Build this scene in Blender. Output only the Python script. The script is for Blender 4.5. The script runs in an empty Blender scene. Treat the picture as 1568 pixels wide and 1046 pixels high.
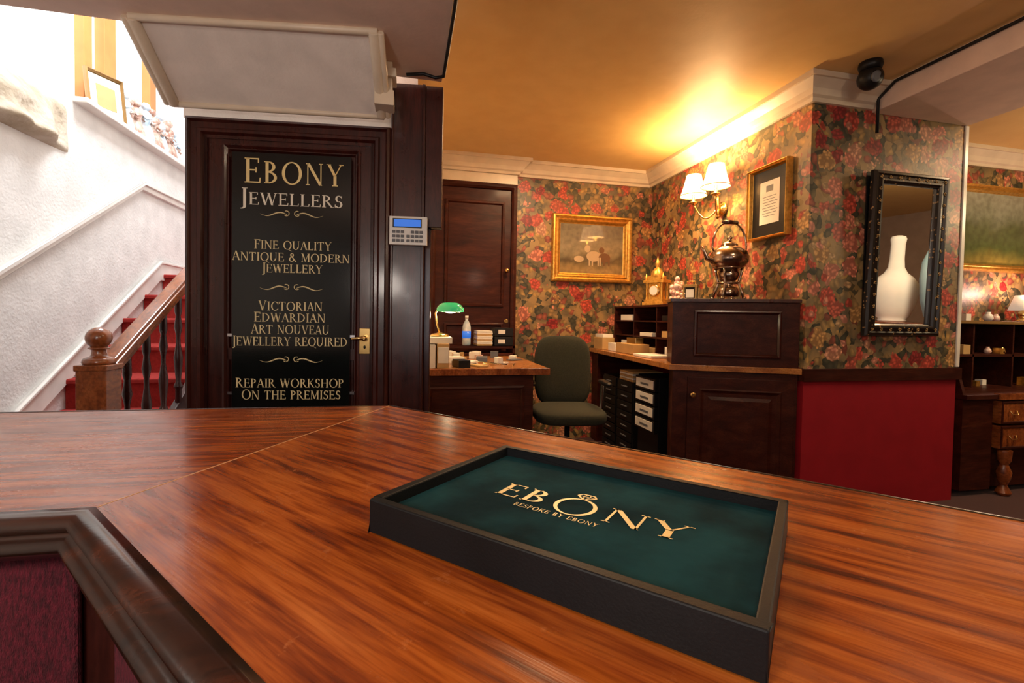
import bpy, bmesh, math, random
import mathutils
from mathutils import Matrix, Vector
random.seed(7)
sin, cos, pi, rad = math.sin, math.cos, math.pi, math.radians
SC = bpy.context.scene

# ------------------------------------------------------------------ materials
def _new(name):
    m = bpy.data.materials.new(name); m.use_nodes = True
    nt = m.node_tree
    return m, nt, nt.nodes["Principled BSDF"]

def node(nt, typ, **kw):
    n = nt.nodes.new(typ)
    for k, v in kw.items():
        if k.startswith("_"):
            setattr(n, k[1:], v)
        else:
            key = int(k[1:]) if k[0] == "i" and k[1:].isdigit() else k.replace("__", " ")
            s = n.inputs[key]
            if isinstance(v, bpy.types.NodeSocket):
                nt.links.new(v, s)
            else:
                s.default_value = v
    return n

def ramp(nt, fac, stops, interp='LINEAR'):
    r = nt.nodes.new("ShaderNodeValToRGB")
    r.color_ramp.interpolation = interp
    e = r.color_ramp.elements
    while len(e) > 1: e.remove(e[-1])
    e[0].position = stops[0][0]; e[0].color = (*stops[0][1], 1)
    for p, c in stops[1:]:
        x = e.new(p); x.color = (*c, 1)
    nt.links.new(fac, r.inputs[0])
    return r.outputs[0]

def mixc(nt, fac, a, b, mode='MIX'):
    n = nt.nodes.new("ShaderNodeMix"); n.data_type = 'RGBA'; n.blend_type = mode
    for s, v in ((n.inputs[0], fac), (n.inputs[6], a), (n.inputs[7], b)):
        if isinstance(v, bpy.types.NodeSocket): nt.links.new(v, s)
        elif isinstance(v, (int, float)): s.default_value = v
        else: s.default_value = (*v, 1)
    return n.outputs[2]

def coords(nt, scale=(1, 1, 1)):
    tc = nt.nodes.new("ShaderNodeTexCoord")
    mp = nt.nodes.new("ShaderNodeMapping")
    mp.inputs['Scale'].default_value = scale
    nt.links.new(tc.outputs['Object'], mp.inputs[0])
    return mp.outputs[0]

def mat(name, col, rough=.5, metal=0, col2=None, nscale=8, stretch=(1, 1, 1), bump=None,
        coat=0, emit=None, estr=0, spec=None, sheen=0, stint=None, trans=0, detail=4, rng=(.35, .65)):
    m, nt, p = _new(name)
    p.inputs['Base Color'].default_value = (*col, 1)
    p.inputs['Roughness'].default_value = rough
    p.inputs['Metallic'].default_value = metal
    v = coords(nt, stretch)
    nz = node(nt, "ShaderNodeTexNoise", Vector=v, Scale=nscale, Detail=detail)
    c2 = col2 if col2 else tuple(c * .88 for c in col)
    nt.links.new(ramp(nt, nz.outputs[0], [(rng[0], col), (rng[1], c2)]), p.inputs['Base Color'])
    if bump:
        b = node(nt, "ShaderNodeTexNoise", Vector=v, Scale=bump[0], Detail=3.0)
        bn = node(nt, "ShaderNodeBump", Height=b.outputs[0], Strength=bump[1], Distance=bump[2] if len(bump) > 2 else .01)
        nt.links.new(bn.outputs[0], p.inputs['Normal'])
    if coat: p.inputs['Coat Weight'].default_value = coat; p.inputs['Coat Roughness'].default_value = .08
    if emit:
        p.inputs['Emission Color'].default_value = (*emit, 1); p.inputs['Emission Strength'].default_value = estr
    if sheen:
        p.inputs['Sheen Weight'].default_value = sheen
        if stint: p.inputs['Sheen Tint'].default_value = (*stint, 1)
    if trans: p.inputs['Transmission Weight'].default_value = trans
    if spec is not None: p.inputs['Specular IOR Level'].default_value = spec
    return m

def wood(name, c1, c2, c3, rough=.3, coat=.3, stretch=(.6, 9, 9), scale=3, crough=.12, bump=.05, spec=.5):
    m, nt, p = _new(name)
    v = coords(nt, stretch)
    n1 = node(nt, "ShaderNodeTexNoise", Vector=v, Scale=scale, Detail=6.0, Roughness=.6, Distortion=.6)
    base = ramp(nt, n1.outputs[0], [(.3, c1), (.5, c2), (.68, c3)])
    v2 = coords(nt, (stretch[0] * 2, stretch[1] * 5, stretch[2] * 5))
    n2 = node(nt, "ShaderNodeTexNoise", Vector=v2, Scale=scale * 2.5, Detail=3.0)
    fine_c = ramp(nt, n2.outputs[0], [(.35, (.55, .55, .55)), (.6, (1, 1, 1))])
    nt.links.new(mixc(nt, .8, base, fine_c, 'MULTIPLY'), p.inputs['Base Color'])
    n3 = node(nt, "ShaderNodeTexNoise", Vector=coords(nt), Scale=9.0, Detail=5.0)
    rr = node(nt, "ShaderNodeMapRange", i0=n3.outputs[0], i1=.3, i2=.7, i3=rough * .8, i4=rough * 1.25)
    nt.links.new(rr.outputs[0], p.inputs['Roughness'])
    p.inputs['Specular IOR Level'].default_value = spec
    p.inputs['Coat Weight'].default_value = coat; p.inputs['Coat Roughness'].default_value = crough
    bn = node(nt, "ShaderNodeBump", Height=n2.outputs[0], Strength=bump, Distance=.003)
    nt.links.new(bn.outputs[0], p.inputs['Normal'])
    return m

def counter_wood(name):
    m, nt, p = _new(name)
    n0 = node(nt, "ShaderNodeTexNoise", Vector=coords(nt, (1.2, 2.5, 1)), Scale=2.2, Detail=2.0)
    n1 = node(nt, "ShaderNodeTexNoise", Vector=coords(nt, (3.0, 34, 6)), Scale=1.7, Detail=4.0, Roughness=.55, Distortion=.15)
    base = ramp(nt, n1.outputs[0], [(.30, (.085, .014, .004)), (.42, (.25, .050, .007)), (.54, (.42, .105, .014)), (.72, (.54, .165, .028))])
    big = ramp(nt, n0.outputs[0], [(.35, (.74, .66, .60)), (.65, (1.0, 1.0, 1.0))])
    c = mixc(nt, 1.0, base, big, 'MULTIPLY')
    n2 = node(nt, "ShaderNodeTexNoise", Vector=coords(nt, (9, 190, 10)), Scale=2.0, Detail=2.0)
    fl = ramp(nt, n2.outputs[0], [(.36, (.65, .56, .50)), (.55, (1, 1, 1))])
    c = mixc(nt, .55, c, fl, 'MULTIPLY')
    n4 = node(nt, "ShaderNodeTexNoise", Vector=coords(nt, (1, 1, 1)), Scale=30.0, Detail=7.0, Roughness=.72)
    sc = ramp(nt, n4.outputs[0], [(.60, (0, 0, 0)), (.74, (1, 1, 1))])
    sep = node(nt, "ShaderNodeMath", _operation='MULTIPLY', i0=sc, i1=.45)
    c = mixc(nt, sep.outputs[0], c, (.70, .28, .10))
    nt.links.new(c, p.inputs['Base Color'])
    n3 = node(nt, "ShaderNodeTexNoise", Vector=coords(nt, (1, 2, 1)), Scale=14.0, Detail=6.0)
    rr = node(nt, "ShaderNodeMapRange", i0=n3.outputs[0], i1=.3, i2=.7, i3=.17, i4=.30)
    nt.links.new(rr.outputs[0], p.inputs['Roughness'])
    p.inputs['Specular IOR Level'].default_value = .4
    p.inputs['Coat Weight'].default_value = .15; p.inputs['Coat Roughness'].default_value = .1
    bn = node(nt, "ShaderNodeBump", Height=n2.outputs[0], Strength=.05, Distance=.002)
    nt.links.new(bn.outputs[0], p.inputs['Normal'])
    return m

def wallpaper(name):
    m, nt, p = _new(name)
    v = coords(nt)
    nd = node(nt, "ShaderNodeTexNoise", Vector=v, Scale=10.0, Detail=2.0)
    off = node(nt, "ShaderNodeVectorMath", _operation='MULTIPLY_ADD', i0=nd.outputs[1], i1=(.08, .08, .08), i2=v)
    vd = off.outputs[0]
    lf = node(nt, "ShaderNodeTexVoronoi", Vector=vd, Scale=23.0)
    sepc = node(nt, "ShaderNodeSeparateColor", i0=lf.outputs['Color'])
    leaf = ramp(nt, sepc.outputs[0], [(0, (.060, .062, .040)), (.20, (.14, .115, .06)), (.38, (.32, .21, .09)),
                                      (.54, (.080, .078, .055)), (.66, (.44, .28, .10)), (.82, (.32, .09, .06))], 'CONSTANT')
    ed = ramp(nt, lf.outputs['Distance'], [(.15, (1.15, 1.1, 1)), (.6, (.5, .5, .5))])
    leaf = mixc(nt, 1.0, leaf, ed, 'MULTIPLY')
    nn = node(nt, "ShaderNodeTexNoise", Vector=vd, Scale=5.0, Detail=3.0)
    basec = ramp(nt, nn.outputs[0], [(.4, (.11, .09, .055)), (.6, (.32, .21, .09))])
    lm = ramp(nt, sepc.outputs[1], [(.0, (0, 0, 0)), (.35, (1, 1, 1))], 'CONSTANT')
    bg = mixc(nt, lm, basec, leaf)
    fv = node(nt, "ShaderNodeTexVoronoi", Vector=vd, Scale=7.6, Randomness=.8)
    fs = node(nt, "ShaderNodeSeparateColor", i0=fv.outputs['Color'])
    fcol = ramp(nt, fs.outputs[0], [(0, (.56, .09, .06)), (.22, (.66, .24, .16)), (.40, (.32, .03, .03)),
                                    (.55, (.66, .34, .21)), (.70, (.54, .12, .08)), (.88, (.54, .32, .12))], 'CONSTANT')
    pv = node(nt, "ShaderNodeTexVoronoi", Vector=vd, Scale=44.0)
    pet = ramp(nt, pv.outputs['Distance'], [(.1, (1.3, 1.25, 1.2)), (.6, (.42, .36, .36))])
    fcol = mixc(nt, .9, fcol, pet, 'MULTIPLY')
    dist = node(nt, "ShaderNodeMath", _operation='MULTIPLY_ADD', i0=pv.outputs['Distance'], i1=.16, i2=fv.outputs['Distance'])
    fm = ramp(nt, dist.outputs[0], [(.50, (1, 1, 1)), (.54, (0, 0, 0))])
    pick = ramp(nt, fs.outputs[1], [(0, (1, 1, 1)), (.78, (0, 0, 0))], 'CONSTANT')
    fm = mixc(nt, 1.0, fm, pick, 'MULTIPLY')
    c = mixc(nt, fm, bg, fcol)
    gv = node(nt, "ShaderNodeTexVoronoi", Vector=vd, Scale=16.0, Randomness=1.0)
    gs = node(nt, "ShaderNodeSeparateColor", i0=gv.outputs['Color'])
    gcol = ramp(nt, gs.outputs[0], [(0, (.60, .26, .18)), (.4, (.50, .34, .17)), (.7, (.48, .08, .05))], 'CONSTANT')
    gcol = mixc(nt, .8, gcol, pet, 'MULTIPLY')
    gm = ramp(nt, gv.outputs['Distance'], [(.34, (1, 1, 1)), (.38, (0, 0, 0))])
    gp = ramp(nt, gs.outputs[1], [(0, (1, 1, 1)), (.28, (0, 0, 0))], 'CONSTANT')
    c = mixc(nt, mixc(nt, 1.0, gm, gp, 'MULTIPLY'), c, gcol)
    nt.links.new(c, p.inputs['Base Color'])
    p.inputs['Roughness'].default_value = .42
    bn = node(nt, "ShaderNodeBump", Height=pv.outputs['Distance'], Strength=.12, Distance=.003)
    nt.links.new(bn.outputs[0], p.inputs['Normal'])
    return m

M = {}
M['paper'] = wallpaper("floral_wallpaper")
M['plaster'] = mat("white_plaster", (.80, .80, .78), .8, bump=(55, .35, .01))
M['plaster_s'] = mat("stucco_cream", (.90, .82, .75), .75, bump=(90, .3, .004))
M['plaster_d'] = mat("tan_wall_paint", (.42, .30, .22), .8, bump=(90, .2, .004))
M['ceil'] = mat("ceiling_paint", (.82, .55, .22), .5, bump=(60, .12, .004), col2=(.78, .51, .20))
M['ceil_l'] = mat("ceiling_paint_pale", (.84, .64, .52), .6, bump=(60, .15, .004))
M['cream'] = mat("cream_gloss_trim", (.82, .70, .54), .35)
M['white_trim'] = mat("white_gloss_trim", (.85, .83, .78), .3)
M['mahog'] = wood("dark_mahogany", (.024, .004, .003), (.046, .008, .005), (.070, .013, .008), .30, .25, stretch=(9, 9, .6), spec=.4)
M['mahog_h'] = wood("dark_mahogany_cabinet", (.026, .005, .003), (.046, .009, .005), (.070, .016, .008), .42, .04, stretch=(1, 6, 6), spec=.2)
M['rail'] = wood("handrail_mahogany", (.12, .025, .008), (.28, .075, .020), (.38, .12, .035), .25, .5, stretch=(6, .8, 2))
M['desk'] = wood("desk_top_wood", (.26, .085, .02), (.42, .16, .04), (.52, .22, .06), .3, .3, stretch=(.8, 6, 6))
M['counter'] = counter_wood("counter_sapele")
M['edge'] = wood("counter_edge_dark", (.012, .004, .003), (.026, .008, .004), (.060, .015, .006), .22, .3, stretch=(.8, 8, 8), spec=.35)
M['carpet'] = mat("floor_carpet", (.05, .012, .012), .95, bump=(300, .4, .005), sheen=.1)
M['redcarpet'] = mat("stair_carpet_red", (.34, .018, .012), .95, col2=(.25, .010, .007), nscale=60, bump=(350, .5, .006), sheen=.1, stint=(.6, .1, .08))
M['redpanel'] = mat("red_painted_panel", (.30, .010, .020), .5, spec=.3)
M['fabric'] = mat("maroon_fabric", (.16, .010, .026), .9, col2=(.06, .005, .012), nscale=140, stretch=(2.5, 2.5, .7), bump=(420, .8, .004), sheen=.03, stint=(.5, .1, .15))
M['gold'] = mat("gilt", (.85, .52, .13), .35, .85, col2=(.60, .33, .07), nscale=40, bump=(90, .3, .004))
M['brass'] = mat("brass", (.85, .58, .22), .22, 1)
M['goldleaf'] = mat("gold_leaf_lettering", (.90, .74, .36), .4, .1, col2=(.80, .60, .24))
M['creamink'] = mat("cream_lettering", (.80, .68, .38), .5)
M['whiteink'] = mat("white_lettering", (.88, .84, .70), .5)
M['signblack'] = mat("black_sign_gloss", (.003, .005, .005), .15, col2=(.004, .006, .006), coat=.3, bump=(260, .08, .002), spec=.3)
M['black'] = mat("black_plastic", (.010, .010, .011), .4, spec=.3)
M['blackwood'] = mat("black_leather", (.004, .005, .006), .5, bump=(400, .2, .001), col2=(.008, .009, .011), spec=.25)
M['velvet'] = mat("teal_velvet", (.0018, .011, .015), .9, col2=(.007, .044, .053), nscale=13, bump=(60, .3, .002), sheen=.04, stint=(.1, .6, .7), detail=9, rng=(.38, .68), spec=.1)
M['whiteplastic'] = mat("white_plastic", (.78, .78, .76), .35)
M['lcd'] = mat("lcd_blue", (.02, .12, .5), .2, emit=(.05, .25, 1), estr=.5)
M['rubber'] = mat("grey_buttons", (.12, .13, .15), .5)
M['glass_green'] = mat("green_glass_shade", (.02, .42, .16), .15, coat=1, emit=(.04, .55, .22), estr=.35)
M['paperw'] = mat("white_paper", (.78, .76, .70), .7)
M['card'] = mat("buff_card", (.50, .32, .13), .7)
M['olive'] = mat("chair_olive_fabric", (.017, .019, .009), .9, col2=(.011, .012, .006), nscale=90, bump=(300, .4, .004), sheen=.02)
M['copper'] = mat("bronzed_silver", (.48, .37, .28), .2, 1, col2=(.24, .17, .13), nscale=14)
M['chrome'] = mat("steel", (.6, .6, .62), .25, 1)
M['porc'] = mat("porcelain", (.80, .70, .64), .25, col2=(.62, .28, .22), nscale=34, coat=.5)
M['porc_d'] = mat("painted_porcelain", (.66, .52, .44), .3, col2=(.36, .18, .13), nscale=26, coat=.3)
M['porc_b'] = mat("blue_white_china", (.78, .82, .84), .15, col2=(.35, .52, .66), nscale=12, coat=1)
M['bustw'] = mat("white_velvet", (.86, .88, .90), .7, col2=(.74, .80, .86), nscale=4)
M['bustb'] = mat("pale_blue_velvet", (.26, .44, .56), .7, col2=(.36, .54, .66), nscale=4)
M['curtain'] = mat("orange_pine", (.62, .25, .07), .5)
M['bulge'] = mat("tan_shaded_plaster", (.62, .56, .47), .85, bump=(14, .6, .03), col2=(.42, .35, .25), nscale=5)  # plaster lump, with its tan shading put into the colour
M['joint'] = mat("pale_joint", (.75, .45, .22), .4)
m, nt, p = _new("mirror_glass"); p.inputs['Metallic'].default_value = 1; p.inputs['Roughness'].default_value = .01
p.inputs['Base Color'].default_value = (.9, .9, .9, 1); M['mirror'] = m
m, nt, p = _new("black_gilt_frame")
vv = node(nt, "ShaderNodeTexVoronoi", Vector=coords(nt), Scale=48.0)
s_ = node(nt, "ShaderNodeSeparateColor", i0=vv.outputs['Color'])
mk = ramp(nt, vv.outputs['Distance'], [(.24, (1, 1, 1)), (.30, (0, 0, 0))])
mp_ = ramp(nt, s_.outputs[0], [(0, (1, 1, 1)), (.35, (0, 0, 0))], 'CONSTANT')
k = mixc(nt, 1.0, mk, mp_, 'MULTIPLY')
nt.links.new(mixc(nt, k, (.010, .007, .006), (.34, .20, .08)), p.inputs['Base Color'])
p.inputs['Roughness'].default_value = .3; p.inputs['Coat Weight'].default_value = .3
M['mframe'] = m
M['dullgilt'] = mat("dull_gilt", (.36, .22, .08), .4, .6)
m, nt, p = _new("pleated_shade")
p.inputs['Base Color'].default_value = (.95, .80, .58, 1); p.inputs['Roughness'].default_value = .8
p.inputs['Emission Color'].default_value = (1, .74, .46, 1); p.inputs['Emission Strength'].default_value = 2.0
M['shade'] = m
M['shade2'] = mat("dim_shade", (.90, .84, .74), .8, emit=(1, .8, .6), estr=.35)
m, nt, p = _new("daylight_glazing")
p.inputs['Base Color'].default_value = (.9, .92, .95, 1); p.inputs['Emission Color'].default_value = (.97, .97, 1, 1)
p.inputs['Emission Strength'].default_value = 1.0; M['glazing'] = m
def painting(name, stops, scale=(1, 1, 1), n=3.0):
    m, nt, p = _new(name)
    v = coords(nt)
    sx = node(nt, "ShaderNodeSeparateXYZ", i0=v)
    nz = node(nt, "ShaderNodeTexNoise", Vector=coords(nt, scale), Scale=n, Detail=6.0)
    h = node(nt, "ShaderNodeMath", _operation='MULTIPLY_ADD', i0=nz.outputs[0], i1=.30, i2=sx.outputs[2])
    c = ramp(nt, h.outputs[0], stops)
    nz2 = node(nt, "ShaderNodeTexNoise", Vector=v, Scale=22.0, Detail=5.0)
    c = mixc(nt, .5, c, ramp(nt, nz2.outputs[0], [(.35, (.45, .42, .38)), (.62, (1.1, 1.1, 1.05))]), 'MULTIPLY')
    nt.links.new(c, p.inputs['Base Color'])
    p.inputs['Roughness'].default_value = .35; p.inputs['Coat Weight'].default_value = 1; p.inputs['Coat Roughness'].default_value = .04
    return m
M['paint1'] = painting("oil_painting_dogs", [(0, (.05, .03, .012)), (.12, (.16, .10, .035)), (.26, (.30, .21, .09)), (.36, (.09, .07, .035)), (.44, (.26, .22, .14)), (.62, (.16, .14, .10))], (1, 1, 1), 5.0)
M['paint2'] = painting("oil_painting_landscape", [(0, (.05, .03, .012)), (.20, (.20, .16, .03)), (.34, (.06, .09, .025)), (.50, (.09, .11, .05)), (.62, (.20, .22, .16)), (.85, (.36, .36, .30))], (1, 1, 1), 4.0)
M['dog'] = mat("painted_cream", (.50, .38, .24), .5, coat=1)
M['dogb'] = mat("painted_brown", (.13, .055, .02), .5, coat=1)

# ------------------------------------------------------------------ mesh builder
class B:
    def __init__(s, name, loc=(0, 0, 0), yaw=0, parent=None, world=False):
        s.name, s.parent, s.world = name, parent, world
        s.mx = Matrix.Translation(Vector(loc)) @ Matrix.Rotation(rad(yaw), 4, 'Z')
        s.v, s.f, s.m, s.sm, s.mats = [], [], [], [], []
    def mi(s, k):
        mt = M[k]
        if mt not in s.mats: s.mats.append(mt)
        return s.mats.index(mt)
    def add(s, vs, fs, k, smooth=False, T=None):
        o = len(s.v); i = s.mi(k)
        for v in vs:
            v = Vector(v)
            s.v.append(T @ v if T else v)
        for f in fs:
            s.f.append([o + j for j in f]); s.m.append(i); s.sm.append(smooth)
    def box(s, x0, x1, y0, y1, z0, z1, k, T=None):
        vs = [(x, y, z) for z in (z0, z1) for y in (y0, y1) for x in (x0, x1)]
        s.add(vs, [(0, 2, 3, 1), (4, 5, 7, 6), (0, 1, 5, 4), (2, 6, 7, 3), (0, 4, 6, 2), (1, 3, 7, 5)], k, False, T)
    def prism(s, pts, z0, z1, k, T=None, smooth=False):
        n = len(pts)
        vs = [(x, y, z0) for x, y in pts] + [(x, y, z1) for x, y in pts]
        fs = [list(range(n - 1, -1, -1)), list(range(n, 2 * n))] + [(i, (i + 1) % n, (i + 1) % n + n, i + n) for i in range(n)]
        s.add(vs, fs, k, smooth, T)
    def prism_yz(s, pts, x0, x1, k, T=None):
        R = Matrix(((0, 0, 1, 0), (1, 0, 0, 0), (0, 1, 0, 0), (0, 0, 0, 1)))
        s.prism(pts, x0, x1, k, (T @ R) if T else R)
    def lathe(s, prof, c, k, seg=24, T=None, smooth=True):
        vs = []; fs = []
        for r, z in prof:
            for i in range(seg):
                a = 2 * pi * i / seg
                vs.append((c[0] + r * cos(a), c[1] + r * sin(a), c[2] + z))
        for j in range(len(prof) - 1):
            for i in range(seg):
                k2 = (i + 1) % seg
                fs.append((j * seg + i, j * seg + k2, (j + 1) * seg + k2, (j + 1) * seg + i))
        s.add(vs, fs, k, smooth, T)
        n = len(prof)
        if prof[0][0] > 1e-4: s.add(vs[:seg], [list(range(seg))[::-1]], k, False, T)
        if prof[-1][0] > 1e-4: s.add(vs[(n - 1) * seg:], [list(range(seg))], k, False, T)
    def tube(s, path, r, k, seg=8, T=None, closed=False):
        P = [Vector(p) for p in path]; n = len(P); vs = []; fs = []
        rs = r if isinstance(r, (list, tuple)) else [r] * n
        up = None
        for i, p in enumerate(P):
            if closed: d = P[(i + 1) % n] - P[i - 1]
            else: d = P[min(i + 1, n - 1)] - P[max(i - 1, 0)]
            d.normalize()
            if up is None:
                up = Vector((0, 0, 1)) if abs(d.z) < .9 else Vector((1, 0, 0))
            u = d.cross(up).normalized(); w = u.cross(d).normalized(); up = w
            for q in range(seg):
                a = 2 * pi * q / seg
                vs.append(p + (u * cos(a) + w * sin(a)) * rs[i])
        for i in range(n if closed else n - 1):
            j = (i + 1) % n
            for q in range(seg):
                q2 = (q + 1) % seg
                fs.append((i * seg + q, i * seg + q2, j * seg + q2, j * seg + q))
        s.add(vs, fs, k, True, T)
        if not closed:
            s.add(vs[:seg], [list(range(seg))], k, False, T); s.add(vs[-seg:], [list(range(seg))], k, False, T)
    def ell(s, c, r, k, seg=16, e=1.0, T=None):
        if not isinstance(r, (list, tuple)): r = (r, r, r)
        def sp(x): return math.copysign(abs(x) ** e, x)
        vs = []; fs = []; nr = seg // 2
        for j in range(nr + 1):
            ph = -pi / 2 + pi * j / nr
            for i in range(seg):
                t = 2 * pi * i / seg
                vs.append((c[0] + r[0] * sp(cos(ph)) * sp(cos(t)), c[1] + r[1] * sp(cos(ph)) * sp(sin(t)), c[2] + r[2] * sp(sin(ph))))
        for j in range(nr):
            for i in range(seg):
                i2 = (i + 1) % seg
                fs.append((j * seg + i, j * seg + i2, (j + 1) * seg + i2, (j + 1) * seg + i))
        s.add(vs, fs, k, True, T)
    def sweep(s, prof, path, z, k, smooth=False, closed=False, T=None):
        P = [Vector(p) for p in path]; n = len(P); vs = []; fs = []; m = len(prof)
        for i in range(n):
            def dirn(a, b): d = (P[b] - P[a]); d.normalize(); return d
            if closed: d1, d2 = dirn(i - 1, i), dirn(i, (i + 1) % n)
            elif i == 0: d1 = d2 = dirn(0, 1)
            elif i == n - 1: d1 = d2 = dirn(n - 2, n - 1)
            else: d1, d2 = dirn(i - 1, i), dirn(i, i + 1)
            n1 = Vector((d1.y, -d1.x)); n2 = Vector((d2.y, -d2.x))
            nn = (n1 + n2) / (1 + n1.dot(n2))
            for u, v in prof: vs.append((P[i].x + nn.x * u, P[i].y + nn.y * u, z + v))
        for i in range(n if closed else n - 1):
            j = (i + 1) % n
            for q in range(m - 1):
                fs.append((i * m + q, j * m + q, j * m + q + 1, i * m + q + 1))
            fs.append((i * m + m - 1, j * m + m - 1, j * m, i * m))
        if not closed:
            fs.append(list(range(m))); fs.append([(n - 1) * m + q for q in range(m)][::-1])
        s.add(vs, fs, k, smooth, T)
    def frame(s, x0, x1, z0, z1, prof, k, y=0, T=None):
        vs = []; fs = []
        for w, p in prof:
            vs += [(x0 + w, y - p, z0 + w), (x1 - w, y - p, z0 + w), (x1 - w, y - p, z1 - w), (x0 + w, y - p, z1 - w)]
        for j in range(len(prof) - 1):
            for i in range(4):
                i2 = (i + 1) % 4
                fs.append((j * 4 + i, j * 4 + i2, j * 4 + 4 + i2, j * 4 + 4 + i))
        s.add(vs, fs, k, False, T)
    def finish(s, bevel=0, seg=2):
        me = bpy.data.meshes.new(s.name)
        inv = s.mx.inverted()
        vs = [tuple(inv @ v) if s.world else tuple(v) for v in s.v]
        me.from_pydata(vs, [], s.f)
        for mt in s.mats: me.materials.append(mt)
        me.polygons.foreach_set("material_index", s.m)
        me.polygons.foreach_set("use_smooth", s.sm)
        bm = bmesh.new(); bm.from_mesh(me)
        bmesh.ops.remove_doubles(bm, verts=bm.verts, dist=1e-6)
        bmesh.ops.recalc_face_normals(bm, faces=bm.faces); bm.to_mesh(me); bm.free()
        ob = bpy.data.objects.new(s.name, me); SC.collection.objects.link(ob)
        if s.parent:
            ob.parent = s.parent; ob.matrix_parent_inverse = Matrix.Identity(4)
            ob.matrix_basis = s.parent.matrix_basis.inverted() @ s.mx
        else: ob.matrix_basis = s.mx
        if bevel:
            md = ob.modifiers.new("bevel", 'BEVEL'); md.width = bevel; md.segments = seg
            md.limit_method = 'ANGLE'; md.angle_limit = rad(40)
        return ob

def empty(name, loc=(0, 0, 0)):
    e = bpy.data.objects.new(name, None); SC.collection.objects.link(e)
    e.matrix_basis = Matrix.Translation(Vector(loc)); e.empty_display_size = .1
    return e

# ------------------------------------------------------------------ roman lettering
Tk, tn = .15, .055
def stem(x, y0=0, y1=1, w=Tk, top=True, bot=True):
    o = [('l', x, y0, x, y1, w)]
    if bot: o.append(('h', x - w / 2 - .07, x + w / 2 + .07, y0 + .022, .044))
    if top: o.append(('h', x - w / 2 - .07, x + w / 2 + .07, y1 - .022, .044))
    return o
def sf(x, y): return ('h', x - .11, x + .11, y, .044)
G = {
 'A': (.80, [('l', .06, 0, .39, 1, tn), ('l', .39, 1, .72, 0, Tk), ('h', .17, .6, .34, tn), sf(.08, .02), sf(.72, .02)]),
 'B': (.70, stem(.15) + [('a', .2, .755, .35, .245, -90, 90), ('a', .2, .27, .43, .27, -90, 90)]),
 'C': (.82, [('a', .48, .5, .46, .51, 42, 318), ('l', .8, .66, .8, .93, tn), ('l', .8, .08, .8, .3, tn)]),
 'D': (.92, stem(.15) + [('a', .22, .5, .64, .5, -90, 90)]),
 'E': (.70, stem(.15) + [('h', .15, .6, .97, tn), ('h', .15, .5, .52, tn), ('h', .15, .66, .03, tn), ('l', .6, .8, .6, 1, tn), ('l', .66, 0, .68, .22, tn), ('l', .5, .42, .5, .62, tn)]),
 'F': (.64, stem(.15) + [('h', .15, .6, .97, tn), ('h', .15, .48, .52, tn), ('l', .6, .8, .6, 1, tn), ('l', .48, .42, .48, .62, tn)]),
 'H': (.92, stem(.15) + stem(.74) + [('h', .15, .74, .52, tn)]),
 'I': (.34, stem(.17)),
 'J': (.40, stem(.25, -.12, 1, Tk, True, False) + [('a', .07, -.12, .255, .15, -100, 0)]),
 'K': (.82, stem(.15) + [('l', .22, .42, .66, 1, tn), ('l', .34, .56, .74, 0, Tk), sf(.66, .98), sf(.74, .02)]),
 'L': (.66, stem(.15) + [('h', .15, .6, .03, tn), ('l', .6, 0, .63, .22, tn)]),
 'M': (1.05, stem(.12, w=tn) + [('l', .16, 1, .5, .05, Tk), ('l', .5, .05, .84, 1, tn)] + stem(.88)),
 'N': (.90, stem(.12, w=tn) + [('l', .14, 1, .76, 0, Tk)] + stem(.77, w=tn, bot=False)),
 'O': (1.0, [('a', .5, .5, .49, .52, 0, 360)]),
 'P': (.66, stem(.15) + [('a', .2, .73, .4, .27, -90, 90)]),
 'Q': (1.0, [('a', .5, .5, .49, .52, 0, 360), ('l', .52, .05, 1.02, -.22, .1)]),
 'R': (.80, stem(.15) + [('a', .2, .745, .38, .255, -90, 90), ('l', .36, .5, .72, 0, Tk), sf(.74, .02)]),
 'S': (.62, [('a', .31, .74, .25, .27, 30, 265), ('a', .30, .27, .28, .28, -150, 88), ('l', .52, .75, .52, .98, tn), ('l', .06, .02, .06, .26, tn)]),
 'T': (.80, stem(.4, top=False) + [('h', .04, .76, .97, tn), ('l', .05, .78, .05, 1, tn), ('l', .75, .78, .75, 1, tn)]),
 'U': (.90, stem(.15, .3, bot=False) + stem(.74, .3, w=tn, bot=False) + [('a', .42, .32, .345, .34, 180, 360)]),
 'V': (.82, [('l', .1, 1, .42, 0, Tk), ('l', .42, 0, .72, 1, tn), sf(.1, .98), sf(.72, .98)]),
 'W': (1.18, [('l', .1, 1, .36, 0, Tk), ('l', .36, 0, .6, 1, tn), ('l', .58, 1, .84, 0, Tk), ('l', .84, 0, 1.08, 1, tn), sf(.1, .98), sf(1.08, .98), sf(.59, .98)]),
 'Y': (.80, [('l', .1, 1, .41, .46, Tk), ('l', .41, .46, .72, 1, tn), sf(.1, .98), sf(.72, .98)] + stem(.41, 0, .5, top=False)),
 '&': (.90, [('a', .38, .77, .22, .23, 0, 360), ('a', .34, .26, .32, .27, 60, 360), ('l', .26, .72, .82, 0, Tk)]),
 ' ': (.40, []),
}
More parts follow.
